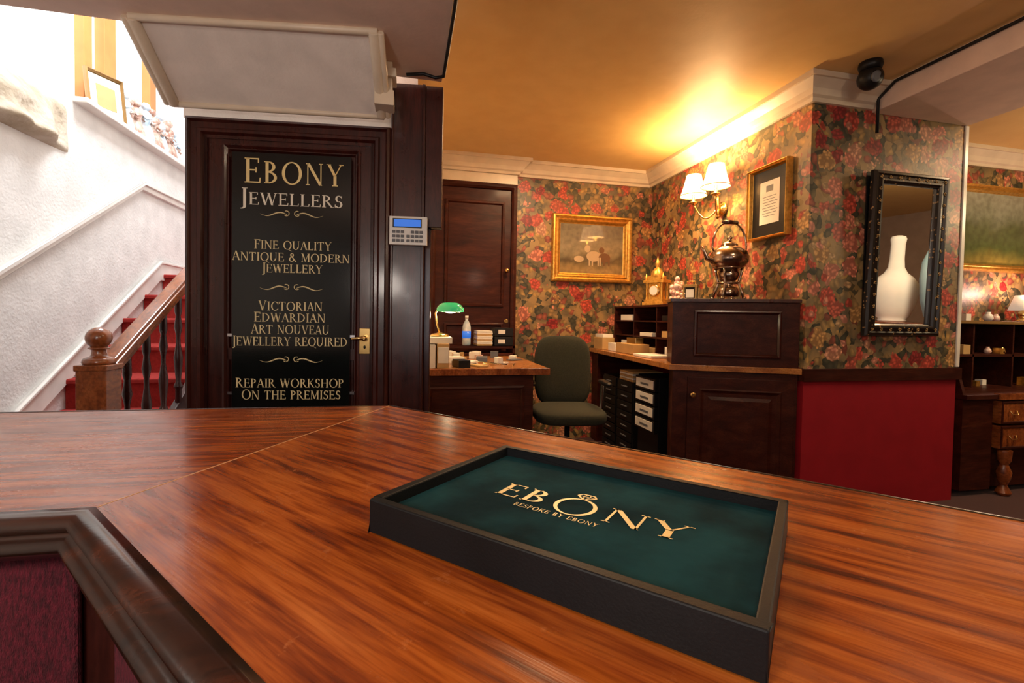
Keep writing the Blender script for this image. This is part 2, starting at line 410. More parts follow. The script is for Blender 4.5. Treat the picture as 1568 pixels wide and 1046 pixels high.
def glyph_polys(ch):
    out = []
    for g in G[ch][1]:
        if g[0] == 'l':
            _, x0, y0, x1, y1, w = g
            out.append([(x0 - w / 2, y0), (x0 + w / 2, y0), (x1 + w / 2, y1), (x1 - w / 2, y1)])
        elif g[0] == 'h':
            _, x0, x1, y, w = g
            out.append([(x0, y - w / 2), (x1, y - w / 2), (x1, y + w / 2), (x0, y + w / 2)])
        else:
            _, cx, cy, rx, ry, a0, a1 = g
            n = max(8, int(abs(a1 - a0) / 10))
            ix, iy = rx - Tk, ry - tn
            for i in range(n):
                a, b = rad(a0 + (a1 - a0) * i / n), rad(a0 + (a1 - a0) * (i + 1) / n)
                out.append([(cx + ix * cos(a), cy + iy * sin(a)), (cx + rx * cos(a), cy + ry * sin(a)), (cx + rx * cos(b), cy + ry * sin(b)), (cx + ix * cos(b), cy + iy * sin(b))])
    return out
def text(b, string, xc, z, h, width, k, T, track=.10, first=1.0):
    tot = 0; pos = []
    for i, ch in enumerate(string):
        sc = first if i == 0 else 1
        pos.append((tot, sc)); tot += G[ch][0] * sc + track
    tot -= track
    sx = width / tot
    for (x, sc), ch in zip(pos, string):
        for poly in glyph_polys(ch):
            vs = [(xc - width / 2 + (x + px * sc) * sx, z + py * sc * h, 0) for px, py in poly]
            b.add(vs, [(0, 1, 2, 3)], k, False, T)

# ================================================================== ROOM SHELL (x right, y into the room, camera above origin)
H = 2.585
def shell(name, fn, bevel=0):
    b = B(name); fn(b); return b.finish(bevel)

shell("floor", lambda b: b.box(-2.3, 7.2, -3.2, 5.6, -.1, 0, 'carpet'))
shell("ceiling", lambda b: (b.box(.137, 7.2, -3.2, 4.4, H, H + .12, 'ceil'), b.box(-.1, .137, 2.16, 4.4, H, H + .12, 'ceil')))
shell("ceiling_dropped", lambda b: (b.box(-.96, .13, -3.2, 2.10, 2.18, 2.58, 'ceil_l'), b.box(-2.04, -.96, -3.2, 1.95, 2.18, 2.58, 'ceil_l')))
shell("ceiling_stairwell", lambda b: b.box(-2.3, .0, 1.9, 5.6, 4.1, 4.2, 'plaster'))
def fp(b):
    b.box(2.32, 3.51, 2.353, 4.4, .875, H, 'paper')
    b.box(2.32, 3.51, 2.353, 4.4, 0, .80, 'redpanel')
    b.box(2.305, 3.53, 2.333, 4.4, .80, .875, 'mahog_h')
shell("wall_pillar", fp)
shell("trim_1", lambda b: b.box(3.495, 3.525, 2.345, 2.375, .88, 2.44, 'white_trim'), .003)
shell("wall_back", lambda b: (b.box(.96, 2.32, 4.25, 4.4, 0, H, 'paper'), b.box(-.1, .96, 4.25, 4.4, 0, H, 'cream'), b.box(-.1, .96, 4.20, 4.25, 2.365, H, 'cream')))
shell("wall_right_back", lambda b: b.box(3.51, 7.2, 2.95, 3.1, 0, H, 'paper'))
shell("wall_right", lambda b: b.box(7.0, 7.2, -3.2, 2.95, 0, H, 'plaster_d'))
shell("wall_front", lambda b: b.box(-2.04, 7.2, -3.2, -3.0, 0, H, 'paper'))
shell("wall_partition", lambda b: b.box(-.07, .03, 2.28, 4.4, 0, 4.2, 'plaster_s'))
shell("wall_stair_end", lambda b: b.box(-2.3, -.07, 5.3, 5.5, 0, 4.2, 'plaster'))
shell("wall_stair_side", lambda b: (b.box(-.17, -.08, 4.4, 5.3, 0, 4.2, 'plaster'), b.box(-2.04, .13, 1.85, 1.95, 2.59, 4.2, 'plaster')))
def fl(b):
    b.box(-2.3, -2.04, -3.2, 3.46, 0, 4.2, 'plaster')
    b.box(-2.3, -2.04, 3.46, 4.95, 0, 2.46, 'plaster')
    b.box(-2.3, -2.04, 3.46, 4.95, 3.7, 4.2, 'plaster')
    b.box(-2.3, -2.04, 4.95, 5.5, 0, 4.2, 'plaster')
shell("wall_left", fl)

corn = [(0, 0), (0, -.13), (.02, -.13), (.028, -.11), (.045, -.10), (.06, -.07), (.085, -.045), (.10, -.03), (.115, -.03), (.115, 0)]
b = B("trim_2")
b.sweep(corn, [(.03, 4.195), (.955, 4.195), (.955, 4.25), (2.32, 4.25), (2.32, 2.353), (2.75, 2.353)], H - .001, 'cream')
b.finish()
b = B("trim_3"); b.sweep(corn, [(3.51, 2.6), (3.51, 2.95), (7.0, 2.95)], H - .001, 'cream'); b.finish()
b = B("beam"); b.box(2.75, 3.51, -3.0, 2.353, 2.44, H, 'ceil_l'); b.finish(.006)
b = B("cable_run")
b.tube([(2.735, 2.30, 2.30), (2.735, 2.30, 2.5), (2.735, 2.2, 2.56), (2.735, 1.2, 2.565), (2.735, 0, 2.57), (2.735, -1, 2.57)], .009, 'black')
b.finish()
b = B("cable_trunking")
b.tube([(-.02, 2.05, 2.168), (.05, 2.03, 2.17), (.10, 2.04, 2.165), (.133, 2.02, 2.165), (.137, 1.6, 2.168), (.137, .6, 2.17)], .007, 'black')
b.finish()

def rake(name, pts, h, d, k='white_trim'):
    b = B(name)
    for (y0, z0), (y1, z1) in zip(pts[:-1], pts[1:]):
        b.prism_yz([(y0, z0 - h), (y1, z1 - h), (y1, z1), (y0, z0)], -2.04, -2.04 + d, k)
        b.prism_yz([(y0, z0 - .02), (y1, z1 - .02), (y1, z1), (y0, z0)], -2.04, -2.04 + d * 1.6, k)
    b.finish(.004)
rake("baseboard_left", [(2.0, .17), (2.3, .19), (4.44, 1.57), (5.3, 1.57)], .16, .022)
rake("trim_4", [(1.3, .40), (4.17, 2.15), (5.3, 2.15)], .06, .03)
b = B("windowsill"); b.box(-2.27, -1.96, 3.44, 4.97, 2.44, 2.475, 'white_trim'); b.finish(.006)
b = B("window_1")
b.box(-2.29, -2.27, 3.46, 4.95, 2.475, 3.7, 'glazing')
for y, w_ in ((3.52, .05), (3.87, .045), (4.12, .07), (4.72, .05)): b.box(-2.265, -2.20, y - w_, y + w_, 2.476, 3.7, 'curtain')
b.finish(.004)
b = B("plaster_bulge")  # lumpy plaster swelling on the left wall
vs = []; fs = []
n_ = 22
for j in range(n_):
    for i in range(n_):
        y = 2.55 + .86 * i / (n_ - 1); z = 2.10 + .30 * j / (n_ - 1)
        u = (i / (n_ - 1) - .5) * 2; w = (j / (n_ - 1) - .5) * 2
        k_ = max(0, 1 - u * u) ** .7 * (max(0, 1 - w) ** .8) * min(1, (w + 1) * 4) ** .5 * .7
        nn = mathutils.noise.noise(Vector((y * 5, z * 7, 1))) * .10
        vs.append((-2.045 + k_ * (.09 + nn), y, z))
for j in range(n_ - 1):
    for i in range(n_ - 1): fs.append((j * n_ + i, j * n_ + i + 1, (j + 1) * n_ + i + 1, (j + 1) * n_ + i))
b.add(vs, fs, 'bulge', True); b.finish()

# ---- staircase (flight + balustrade)
stairs = empty("staircase", (0, 0, 0))
b = B("flight", (0, 0, 0), 0, stairs)
rise, go = .1833, .289
y1 = 2.483
prof = [(y1, 0)]
for i in range(8):
    yb = y1 + go * i
    prof += [(yb, rise * (i + 1) - .035), (yb - .022, rise * (i + 1) - .03), (yb - .022, rise * (i + 1) - .006), (yb - .012, rise * (i + 1))]
    if i < 7: prof += [(yb + go, rise * (i + 1))]
prof += [(5.295, rise * 8), (5.295, 0)]
b.prism_yz(prof, -2.036, -1.30, 'redcarpet')
b.prism_yz([(2.40, 0), (2.40, .26), (4.5, 1.62), (4.5, 0)], -1.30, -1.265, 'mahog')
b.box(-1.265, -.19, 4.3, 5.295, rise * 8 - .15, rise * 8, 'redcarpet')
b.finish(.004)
XR = -1.275
b = B("balustrade", (0, 0, 0), 0, stairs)
T = Matrix.Translation((XR, 2.30, 0))
n_ = .05
b.box(-n_, n_, -n_, n_, 0, .30, 'mahog_h', T); b.lathe([(.03, .30), (.044, .33), (.032, .36), (.038, .5), (.045, .62), (.032, .68), (.044, .71), (.03, .73)], (0, 0, 0), 'mahog_h', 20, T)
b.box(-.055, .055, -.055, .055, .72, .915, 'rail', T); b.box(-.06, .06, -.06, .06, .90, .925, 'rail', T)
b.lathe([(.055, .925), (.058, .935), (.052, .95), (.028, .96), (.024, .985), (.040, .992), (.028, 1.0)], (0, 0, 0), 'rail', 24, T)
b.ell((0, 0, 1.035), .046, 'rail', 24, 1, T)
slope = .60
zr = lambda y: .83 + (y - 2.30) * slope
def railseg(y0, y1, w, h, dz, k):
    b.add([(XR - w, y0, zr(y0) + dz), (XR + w, y0, zr(y0) + dz), (XR + w, y0, zr(y0) + dz + h), (XR - w, y0, zr(y0) + dz + h),
           (XR - w, y1, zr(y1) + dz), (XR + w, y1, zr(y1) + dz), (XR + w, y1, zr(y1) + dz + h), (XR - w, y1, zr(y1) + dz + h)],
          [(0, 1, 2, 3), (4, 7, 6, 5), (0, 4, 5, 1), (1, 5, 6, 2), (2, 6, 7, 3), (3, 7, 4, 0)], k)
railseg(2.33, 4.3, .030, .035, 0, 'rail'); railseg(2.33, 4.3, .042, .035, .034, 'rail'); railseg(2.33, 4.3, .032, .016, .068, 'rail')
for q in range(11):
    y = 2.50 + q * .165; z0 = .26 + (y - 2.40) * .6476 - .01; z1 = zr(y) + .005; L = z1 - z0
    b.lathe([(.016, 0), (.016, .12 * L), (.024, .15 * L), (.012, .2 * L), (.02, .35 * L), (.022, .42 * L), (.011, .55 * L), (.011, .62 * L), (.02, .7 * L), (.012, .8 * L), (.018, .84 * L), (.016, L)], (XR, y, z0), 'mahog', 12)
b.finish(.004)
b = B("framed_picture", (-2.07, 3.84, 2.476), 62)
Tl = Matrix.Rotation(rad(-8), 4, 'X')
b.box(-.10, .10, -.012, .0, .02, .30, 'paperw', Tl); b.frame(-.12, .12, 0, .33, [(0, 0), (0, .02), (.010, .026), (.018, .015), (.02, .01)], 'dullgilt', 0, Tl)
b.box(-.06, .06, -.014, -.012, .08, .24, 'card', Tl); b.box(-.12, .12, 0, .008, 0, .33, 'card', Tl)
b.finish()
b = B("porcelain_figurines")
for i in range(11):
    y = 4.02 + i * .083; x = -2.04 - .05 * random.random(); s_ = 1.1 + .45 * random.random() - .015 * i
    kk = 'porc_d' if i % 3 else 'porc_b'
    b.lathe([(.04, 0), (.045, .01), (.05, .03), (.038, .08), (.022, .12), (.032, .155), (.03, .18), (.012, .20)], (0, 0, 0), kk, 14, Matrix.Translation((x, y, 2.476)) @ Matrix.Scale(s_, 4))
    b.ell((x, y, 2.476 + .222 * s_), .026 * s_, kk, 12)
    b.tube([(x, y - .03 * s_, 2.476 + .165 * s_), (x + .04, y - .05 * s_, 2.476 + .13 * s_), (x + .05, y - .02, 2.476 + .15 * s_)], .009, kk, 6)
    b.tube([(x, y + .03 * s_, 2.476 + .165 * s_), (x + .03, y + .05 * s_, 2.476 + .13 * s_)], .009, kk, 6)
b.finish()

# ================================================================== DOOR WALL
DL, DY = (-.504, 2.21, 0), -6.5
b = B("door_1", DL, DY)
b.box(-.42, -.335, -.02, .06, 0, 1.975, 'mahog'); b.box(.34, .424, -.02, .06, 0, 1.975, 'mahog'); b.box(-.42, .424, -.02, .06, 1.91, 1.975, 'mahog')
b.frame(-.42, .424, -.3, 1.975, [(0, .02), (.004, .034), (.014, .038), (.022, .026), (.045, .026), (.052, .034), (.064, .034), (.072, .02), (.085, .02), (.085, 0)], 'mahog')
b.box(-.335, .34, .0, .04, 0, 1.91, 'mahog')
b.box(-.335, -.262, -.012, .0, 0, 1.91, 'mahog'); b.box(.285, .34, -.012, .0, 0, 1.91, 'mahog'); b.box(-.262, .285, -.012, .0, 1.862, 1.91, 'mahog')
b.box(-.262, .285, -.012, 0, .95, 1.0, 'mahog')
b.frame(-.275, .295, .55, 1.872, [(0, 0), (0, .02), (.008, .022), (.018, .012), (.022, .012), (.028, 0)], 'mahog')
b.finish(.0025)
b = B("wall_over_door", DL, DY); b.box(-.44, .424, .0, .06, 1.977, 2.176, 'plaster_s'); b.finish()
b = B("wall_post", DL, DY)
b.box(.425, .572, -.012, .06, 0, 2.175, 'mahog'); b.box(.572, .648, -.004, .06, 1.55, 2.175, 'mahog')
b.box(.572, .60, .03, .06, 0, 1.55, 'mahog')
b.box(.425, .436, -.022, 0, 0, 2.175, 'mahog'); b.box(.558, .572, -.018, 0, 0, 2.175, 'mahog')
b.finish(.003)
b = B("sign_board", DL, DY)
sx0, sx1, sz0, sz1, sy = -.2325, .257, .70, 1.835, -.028
b.box(sx0, sx1, sy, -.0125, sz0, sz1, 'signblack')
for zz in (.80, 1.05):
    b.box(sx0 - .02, sx0, -.022, -.0125, zz, zz + .012, 'chrome'); b.box(sx1, sx1 + .02, -.022, -.0125, zz, zz + .012, 'chrome')
Ts = Matrix(((1, 0, 0, 0), (0, 0, -1, sy - .0015), (0, 1, 0, 0), (0, 0, 0, 1)))
zy = lambda y: 1.15 + (481 - y) * .002867
LN = [("EBONY", 453, 287, .094, .405, 'goldleaf', 1.12, .16), ("JEWELLERS", 450, 319, .052, .425, 'whiteink', 1.35, .10), ("FINE QUALITY", 452, 384, .036, .318, 'creamink', 1.1, .08),
      ("ANTIQUE & MODERN", 450, 402, .036, .485, 'creamink', 1.1, .08), ("JEWELLERY", 451, 419, .036, .25, 'creamink', 1.15, .08), ("VICTORIAN", 449, 476, .038, .264, 'creamink', 1.1, .08),
      ("EDWARDIAN", 448, 493, .038, .295, 'creamink', 1.1, .08), ("ART NOUVEAU", 449, 511, .038, .324, 'creamink', 1.1, .08), ("JEWELLERY REQUIRED", 449, 529, .038, .478, 'creamink', 1.1, .08),
      ("REPAIR WORKSHOP", 449, 592, .038, .45, 'creamink', 1.1, .08), ("ON THE PREMISES", 451, 610, .038, .412, 'creamink', 1.1, .08)]
for s_, xc, yb, h, w, k_, first, tr in LN:
    text(b, s_, (xc - 450) * .00287 + .012, zy(yb), h, w, k_, Ts, tr, first)
for yo in (331, 441, 550):
    zc = zy(yo)
    for sg in (-1, 1):
        pts = []
        for i in range(15):
            t = i / 14
            pts.append((.012 + sg * (.02 + .11 * t), zc + .008 * sin(t * 2 * pi) - .003))
        b.tube([(p[0], sy - .001, p[1]) for p in pts], [.0006 + .0028 * sin(pi * min(1, .1 + i / 14)) for i in range(15)], 'creamink', 6)
        cp = [(.012 + sg * (.022 + .011 * cos(a)), sy - .001, zc + .002 + .011 * sin(a)) for a in [rad(20 * q + 60) for q in range(14)]]
        b.tube(cp, .0018, 'creamink', 6)
b.finish()
b = B("door_handle", DL, DY)
b.box(.297, .342, -.022, -.0125, .98, 1.092, 'brass'); b.lathe([(.012, 0), (.012, .03), (.008, .035)], (0, 0, 0), 'brass', 12, Matrix.Translation((.32, -.018, 1.05)) @ Matrix.Rotation(rad(90), 4, 'X'))
b.tube([(.32, -.048, 1.05), (.30, -.052, 1.05), (.27, -.05, 1.047)], [.008, .008, .006], 'brass', 10)
b.ell((.32, -.023, 1.01), (.006, .003, .008), 'black', 10)
b.finish(.002)
b = B("alarm_keypad", DL, DY)
b.box(.4255, .588, -.05, -.0225, 1.462, 1.585, 'whiteplastic'); b.box(.445, .560, -.052, -.049, 1.54, 1.572, 'lcd')
b.box(.440, .565, -.0515, -.049, 1.536, 1.576, 'black')
for r_ in range(3):
    for c_ in range(7):
        if c_ == 3 and r_ == 0: continue
        x = .438 + c_ * .0185 + (.006 if c_ > 2 else 0); z = 1.518 - r_ * .019
        b.box(x, x + .0145, -.053, -.05, z - .006, z + .006, 'rubber')
b.finish(.0015)

b = B("stair_soffit")
vs = [(-.95, 1.90, 2.179), (-.95, 2.20, 1.995), (-.95, 2.20, 2.179), (-.135, 1.79, 2.179), (-.135, 2.09, 1.995), (-.135, 2.09, 2.179)]
b.add(vs, [(0, 1, 2), (3, 5, 4), (0, 3, 4, 1), (1, 4, 5, 2), (0, 2, 5, 3)], 'plaster_s')
def bar(p0, p1, r, k): b.tube([p0, p1], r, k, 10)
for off, r in ((0, .020), (.024, .013)):
    bar((-.135 + off, 1.78, 2.172), (-.12 + off, 2.08, 1.995), r, 'cream')
    bar((-.95 - off, 1.90, 2.172), (-.94 - off, 2.18, 1.995), r, 'cream')
bar((-.95, 2.185, 1.998), (-.11, 2.09, 1.998), .012, 'cream')
bar((-.96, 1.90, 2.172), (-.12, 1.78, 2.172), .013, 'cream')
b.box(-.135, -.075, 1.98, 2.05, 2.05, 2.178, 'cream'); b.box(-.15, -.06, 1.96, 2.06, 2.11, 2.145, 'cream'); b.box(-.145, -.068, 1.97, 2.055, 2.0, 2.06, 'cream')
b.finish(.003)

# ================================================================== SHOP COUNTER
ZC = .925
cnt = empty("shop_counter", (0, 0, 0))
F = Vector((-.045, 1.202)); N = Vector((-.352, .609))
al, ar, an = -1.5, -47.5, -50.0
U = lambda a: Vector((cos(rad(a)), sin(rad(a))))
dl, dr, dn = U(al), U(ar), U(an)
nl = Vector((-dl.y, dl.x)); nr = Vector((-dr.y, dr.x)); nn_ = Vector((-dn.y, dn.x))
def isect(P, d1, Q, d2):
    den = d1.x * d2.y - d1.y * d2.x
    t = ((Q.x - P.x) * d2.y - (Q.y - P.y) * d2.x) / den
    return P + d1 * t
def tp(p): return (p.x, p.y)
def LF(off, t): return tp(F - nl * off + dl * t)
def RF(off, t): return tp(F - nr * off + dr * t)
def LN_(off, t): return tp(N + nl * off + dl * t)
def RN(off, t): return tp(N + nn_ * off + dn * t)
EL = -1.93
ELn = EL - (N - F).dot(dl)
b = B("top_left", (F.x, F.y, ZC), al, cnt, True)
g_ = .0006
b.prism([tp(F - g_ * dl), tp(N - g_ * dl), LN_(0, ELn), LF(0, EL)], ZC - .035, ZC, 'counter'); b.finish(.0012)
b = B("top_right", (F.x, F.y, ZC), ar, cnt, True)
b.prism([tp(F + g_ * dr), tp(N + g_ * dr), RN(0, 2.6), RF(0, 2.5)], ZC - .035, ZC, 'counter'); b.finish(.0012)
b = B("mitre_joint", (0, 0, 0), 0, cnt, True)
jd = (F - N).normalized(); jn = Vector((-jd.y, jd.x)) * .0007
b.prism([tp(N + jn), tp(N - jn), tp(F - jn), tp(F + jn)], ZC - .01, ZC + .0003, 'joint'); b.finish()
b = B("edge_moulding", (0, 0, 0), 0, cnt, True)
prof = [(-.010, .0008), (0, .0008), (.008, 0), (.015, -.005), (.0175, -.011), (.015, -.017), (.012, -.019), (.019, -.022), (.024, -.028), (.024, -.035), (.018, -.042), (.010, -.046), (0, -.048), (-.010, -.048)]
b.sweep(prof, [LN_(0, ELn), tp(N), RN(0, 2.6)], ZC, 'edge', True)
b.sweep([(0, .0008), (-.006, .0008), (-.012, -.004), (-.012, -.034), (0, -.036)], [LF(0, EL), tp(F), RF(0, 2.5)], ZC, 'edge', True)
b.finish()
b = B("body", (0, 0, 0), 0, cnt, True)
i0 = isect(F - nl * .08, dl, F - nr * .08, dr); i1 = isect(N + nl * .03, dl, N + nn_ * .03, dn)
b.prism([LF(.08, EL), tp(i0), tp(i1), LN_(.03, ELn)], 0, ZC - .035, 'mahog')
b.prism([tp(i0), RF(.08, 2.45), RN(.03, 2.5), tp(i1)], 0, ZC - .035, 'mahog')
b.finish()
b = B("fabric_panels", (0, 0, 0), 0, cnt, True)
for a0, a1 in ((-1.62, -.86), (-.82, -.02)):
    b.prism([LN_(.020, a0), LN_(.020, a1), LN_(.03, a1), LN_(.03, a0)], .12, ZC - .055, 'fabric')
for a0, a1 in ((.02, .8), (.84, 1.6), (1.64, 2.4)):
    b.prism([RN(.020, a0), RN(.020, a1), RN(.03, a1), RN(.03, a0)], .12, ZC - .055, 'fabric')
b.finish(.004)

# ---- presentation tray
b = B("jewellery_tray", (.181, .459, ZC + .0015), -45.3)
hx, hy, ht, wl = .182, .1275, .034, .009
b.box(-hx, hx, -hy, hy, 0, .012, 'blackwood')
b.box(-hx, hx, -hy, -hy + wl, .0, ht, 'blackwood'); b.box(-hx, hx, hy - wl, hy, 0, ht, 'blackwood')
b.box(-hx, -hx + wl, -hy + wl, hy - wl, 0, ht, 'blackwood'); b.box(hx - wl, hx, -hy + wl, hy - wl, 0, ht, 'blackwood')
b.box(-hx + wl, hx - wl, -hy + wl, hy - wl, .012, .022, 'velvet')
Tt = Matrix.Translation((0, 0, .0226))
text(b, "EB", -.074, -.013, .037, .060, 'goldleaf', Tt, .14)
text(b, "NY", .066, -.013, .037, .083, 'goldleaf', Tt, .06)
ocx, ocz = -.010, .004
for i in range(48):
    a, a2 = 2 * pi * i / 48, 2 * pi * (i + 1) / 48
    f = lambda t: .0018 + .0030 * abs(cos(t))
    R_ = .0235
    b.add([(ocx + (R_ - f(a)) * cos(a), ocz + (R_ - f(a)) * sin(a), 0), (ocx + R_ * cos(a), ocz + R_ * sin(a), 0), (ocx + R_ * cos(a2), ocz + R_ * sin(a2), 0), (ocx + (R_ - f(a2)) * cos(a2), ocz + (R_ - f(a2)) * sin(a2), 0)], [(0, 1, 2, 3)], 'goldleaf', False, Tt)
text(b, "BESPOKE BY EBONY", -.020, -.030, .0082, .096, 'goldleaf', Tt, .14)
dx, dy_ = -.010, .032
def seg2(p, q, w=.0011):
    p, q = Vector(p), Vector(q); d = (q - p).normalized(); n = Vector((-d.y, d.x)) * w / 2
    b.add([(*(p + n), 0), (*(p - n), 0), (*(q - n), 0), (*(q + n), 0)], [(0, 1, 2, 3)], 'goldleaf', False, Tt)
D_ = [(dx, dy_ - .006), (dx - .011, dy_ + .004), (dx - .007, dy_ + .010), (dx + .007, dy_ + .010), (dx + .011, dy_ + .004)]
for i in range(5): seg2(D_[i], D_[(i + 1) % 5], .0022)
seg2(D_[1], D_[4]); seg2(D_[0], (dx - .004, dy_ + .004)); seg2(D_[0], (dx + .004, dy_ + .004)); seg2((dx - .004, dy_ + .004), (dx - .002, dy_ + .010)); seg2((dx + .004, dy_ + .004), (dx + .002, dy_ + .010))
b.finish(.0015)

# ================================================================== BACK ROOM
b = B("back_room_door", (.575, 4.2, 0))  # full-height panelled room door in the back wall
b.box(-.395, .375, -.0, .045, .0, 2.36, 'mahog_h')
b.frame(-.40, .38, -.1, 2.36, [(0, 0), (0, .03), (.03, .035), (.05, .02), (.05, 0)], 'mahog_h')
b.frame(-.27, .27, 1.25, 2.2, [(0, 0), (0, .015), (.02, .018), (.03, .002), (.03, 0)], 'mahog_h')
b.frame(-.27, .27, .2, 1.1, [(0, 0), (0, .015), (.02, .018), (.03, .002), (.03, 0)], 'mahog_h')
b.ell((.29, -.05, 1.58), (.022, .022, .022), 'brass'); b.tube([(.29, 0, 1.58), (.29, -.04, 1.58)], .009, 'brass')
b.lathe([(.02, 0), (.02, .006)], (0, 0, 0), 'brass', 14, Matrix.Translation((.30, -.001, 1.12)) @ Matrix.Rotation(rad(90), 4, 'X'))
b.finish(.003)

def gilt(b, x0, x1, z0, z1, w, k='gold'):
    b.frame(x0, x1, z0, z1, [(0, 0), (0, .035), (w * .1, .048), (w * .25, .05), (w * .35, .038), (w * .5, .032), (w * .65, .04), (w * .75, .036), (w * .9, .015), (w, .012), (w, 0)], k)
b = B("framed_oil_painting", (1.71, 4.245, 1.505))
gilt(b, -.405, .405, 0, .635, .085)
b.box(-.33, .33, -.012, 0, .07, .565, 'paint1')
def flat(b, pts, y, k): b.add([(x, y, z) for x, z in pts], [list(range(len(pts)))], k)
def blob(cx, cz, rx, rz, k, y=-.0128): flat(b, [(cx + rx * cos(2 * pi * i / 16), cz + rz * sin(2 * pi * i / 16)) for i in range(16)], y, k)
blob(.02, .25, .075, .05, 'dog'); blob(-.045, .32, .03, .035, 'dog', -.0131); blob(.13, .24, .06, .045, 'dogb', -.0132); blob(.10, .31, .028, .03, 'dogb', -.0133); blob(-.13, .22, .05, .03, 'dog', -.0134)
for x in (-.03, .0, .06, .08, .12, .17): flat(b, [(x, .16), (x + .014, .16), (x + .016, .24), (x - .002, .24)], -.0135, 'dog' if x < .09 else 'dogb')
b.finish()
b = B("framed_certificate", (2.315, 2.65, 1.70), -90)
gilt(b, -.175, .175, 0, .48, .024)
b.box(-.155, .155, -.012, 0, .02, .46, 'black'); b.box(-.085, .085, -.014, -.011, .10, .38, 'paperw')
b.box(-.03, .03, -.0145, -.013, .31, .35, 'rubber')
for i in range(8): b.box(-.05 - .01 * (i % 2), .05 + .01 * (i % 3), -.0145, -.013, .15 + i * .018, .154 + i * .018, 'rubber')
b.finish()

b = B("wall_sconce", (2.318, 3.13, 0), -90)
b.lathe([(.001, .0), (.03, .004), (.05, .008), (.055, .016), (.04, .02), (.03, .03), (.012, .04)], (0, 0, 0), 'brass', 24, Matrix.Translation((0, 0, 2.0)) @ Matrix.Rotation(rad(90), 4, 'X'))
b.lathe([(.001, -.08), (.012, -.07), (.018, -.05), (.008, -.03), (.014, 0), (.02, .03), (.01, .06), (.016, .08), (.001, .10)], (0, -.05, 2.0), 'brass', 16)
for sx in (-1, 1):
    pts = []
    for i in range(13):
        t = i / 12
        pts.append((sx * (.01 + .125 * t), -.05 - .12 * t, 2.0 - .075 * sin(pi * t) + .06 * t * t))
    b.tube(pts, .007, 'brass', 10)
    cx, cy = sx * .135, -.17
    b.lathe([(.012, 0), (.032, .01), (.034, .016), (.012, .02), (.011, .075)], (cx, cy, 2.055), 'brass', 16)
    b.lathe([(.011, 0), (.011, .05)], (cx, cy, 2.12), 'whiteplastic', 12)
    n_ = 48; vs = []; fs = []
    for j in range(9):
        t = j / 8; r = .098 - .045 * t ** .8
        for i in range(n_):
            rr = r * (1 + (.02 if i % 2 else -.01)); a = 2 * pi * i / n_
            vs.append((cx + rr * cos(a), cy + rr * sin(a), 2.120 + .160 * t))
    for j in range(8):
        for i in range(n_): fs.append((j * n_ + i, j * n_ + (i + 1) % n_, (j + 1) * n_ + (i + 1) % n_, (j + 1) * n_ + i))
    b.add(vs, fs, 'shade', True)
    b.tube([(cx + .100 * cos(a), cy + .100 * sin(a), 2.120) for a in [2 * pi * q / 24 for q in range(24)]], .003, 'gold', 6, None, True)
b.finish()

b = B("wall_mirror", (3.005, 2.346, 1.08))
Tm = Matrix.Rotation(rad(1.5), 4, 'X')
mw = .287
b.frame(-mw, mw, 0, 1.0, [(0, .0), (0, .02), (.008, .034), (.02, .036), (.028, .026), (.05, .034), (.06, .034), (.068, .024), (.074, .02), (.076, .012), (.076, .004)], 'mframe', -.006, Tm)
b.box(-mw + .07, mw - .07, -.012, -.004, .07, .93, 'mirror', Tm)
b.box(-mw + .005, mw - .005, -.004, .0, 0, 1.0, 'black')
random.seed(3)
def fl_(x, z):
    for q in range(5):
        a = q * 2 * pi / 5 + random.random()
        b.ell((x + .007 * cos(a), -.041, z + .007 * sin(a)), (.0045, .003, .0045), 'dullgilt', 8, 1, Tm)
for i in range(8):
    x = -mw + .04 + (2 * mw - .08) * i / 7
    fl_(x, .04); fl_(x, .96)
for i in range(1, 13):
    z = .04 + .92 * i / 13
    fl_(-mw + .04, z); fl_(mw - .04, z)
b.finish()

b = B("security_camera", (2.46, 2.12, 2.585))
b.lathe([(.055, -.0), (.058, -.02), (.05, -.045)], (0, 0, 0), 'black', 24)
b.ell((0, 0, -.085), (.062, .062, .062), 'black', 24); b.lathe([(.026, 0), (.03, .012), (.02, .014)], (0, 0, 0), 'rubber', 18, Matrix.Translation((-.02, -.045, -.10)) @ Matrix.Rotation(rad(105), 4, 'X'))
b.tube([(.05, .03, -.05), (.10, .08, -.035), (.2, .12, -.02), (.27, .15, -.02)], .006, 'black')
b.finish()

# ---- fitted corner cabinet + side desk
cab = B("corner_cabinet", (0, 0, 0), 0, None, True)
XW = 2.302
FLp, FRp = Vector((1.637, 2.678)), Vector((2.318, 2.362))
d = (FRp - FLp).normalized(); nin = Vector((-d.y, d.x)); Lc = (FRp - FLp).length
def cp(u, v): p = FLp + d * u + nin * v; return (p.x, p.y)
cab.prism([cp(-.015, -.02), (XW, 2.345), (XW, 4.245), (1.71, 4.245)], .84, .875, 'desk')
cab.prism([cp(.01, 0), (XW, 2.375), (XW, 2.78), (1.80, 2.95), cp(.01, .20)], 0, .84, 'mahog_h')
Tc = Matrix.Translation((FLp.x, FLp.y, 0)) @ Matrix.Rotation(math.atan2(d.y, d.x), 4, 'Z')
cab.frame(.10, Lc - .04, .06, .80, [(0, 0), (0, .012), (.07, .012), (.078, .018), (.095, .004), (.1, .003), (.12, .003), (.14, .012)], 'mahog_h', 0, Tc)
cab.box(.24, Lc - .18, -.012, 0, .20, .66, 'mahog_h', Tc)
cab.lathe([(.006, 0), (.006, .015), (.016, .022), (.018, .03), (.010, .036)], (0, 0, 0), 'brass', 16, Tc @ Matrix.Translation((.13, -.012, .69)) @ Matrix.Rotation(rad(90), 4, 'X'))
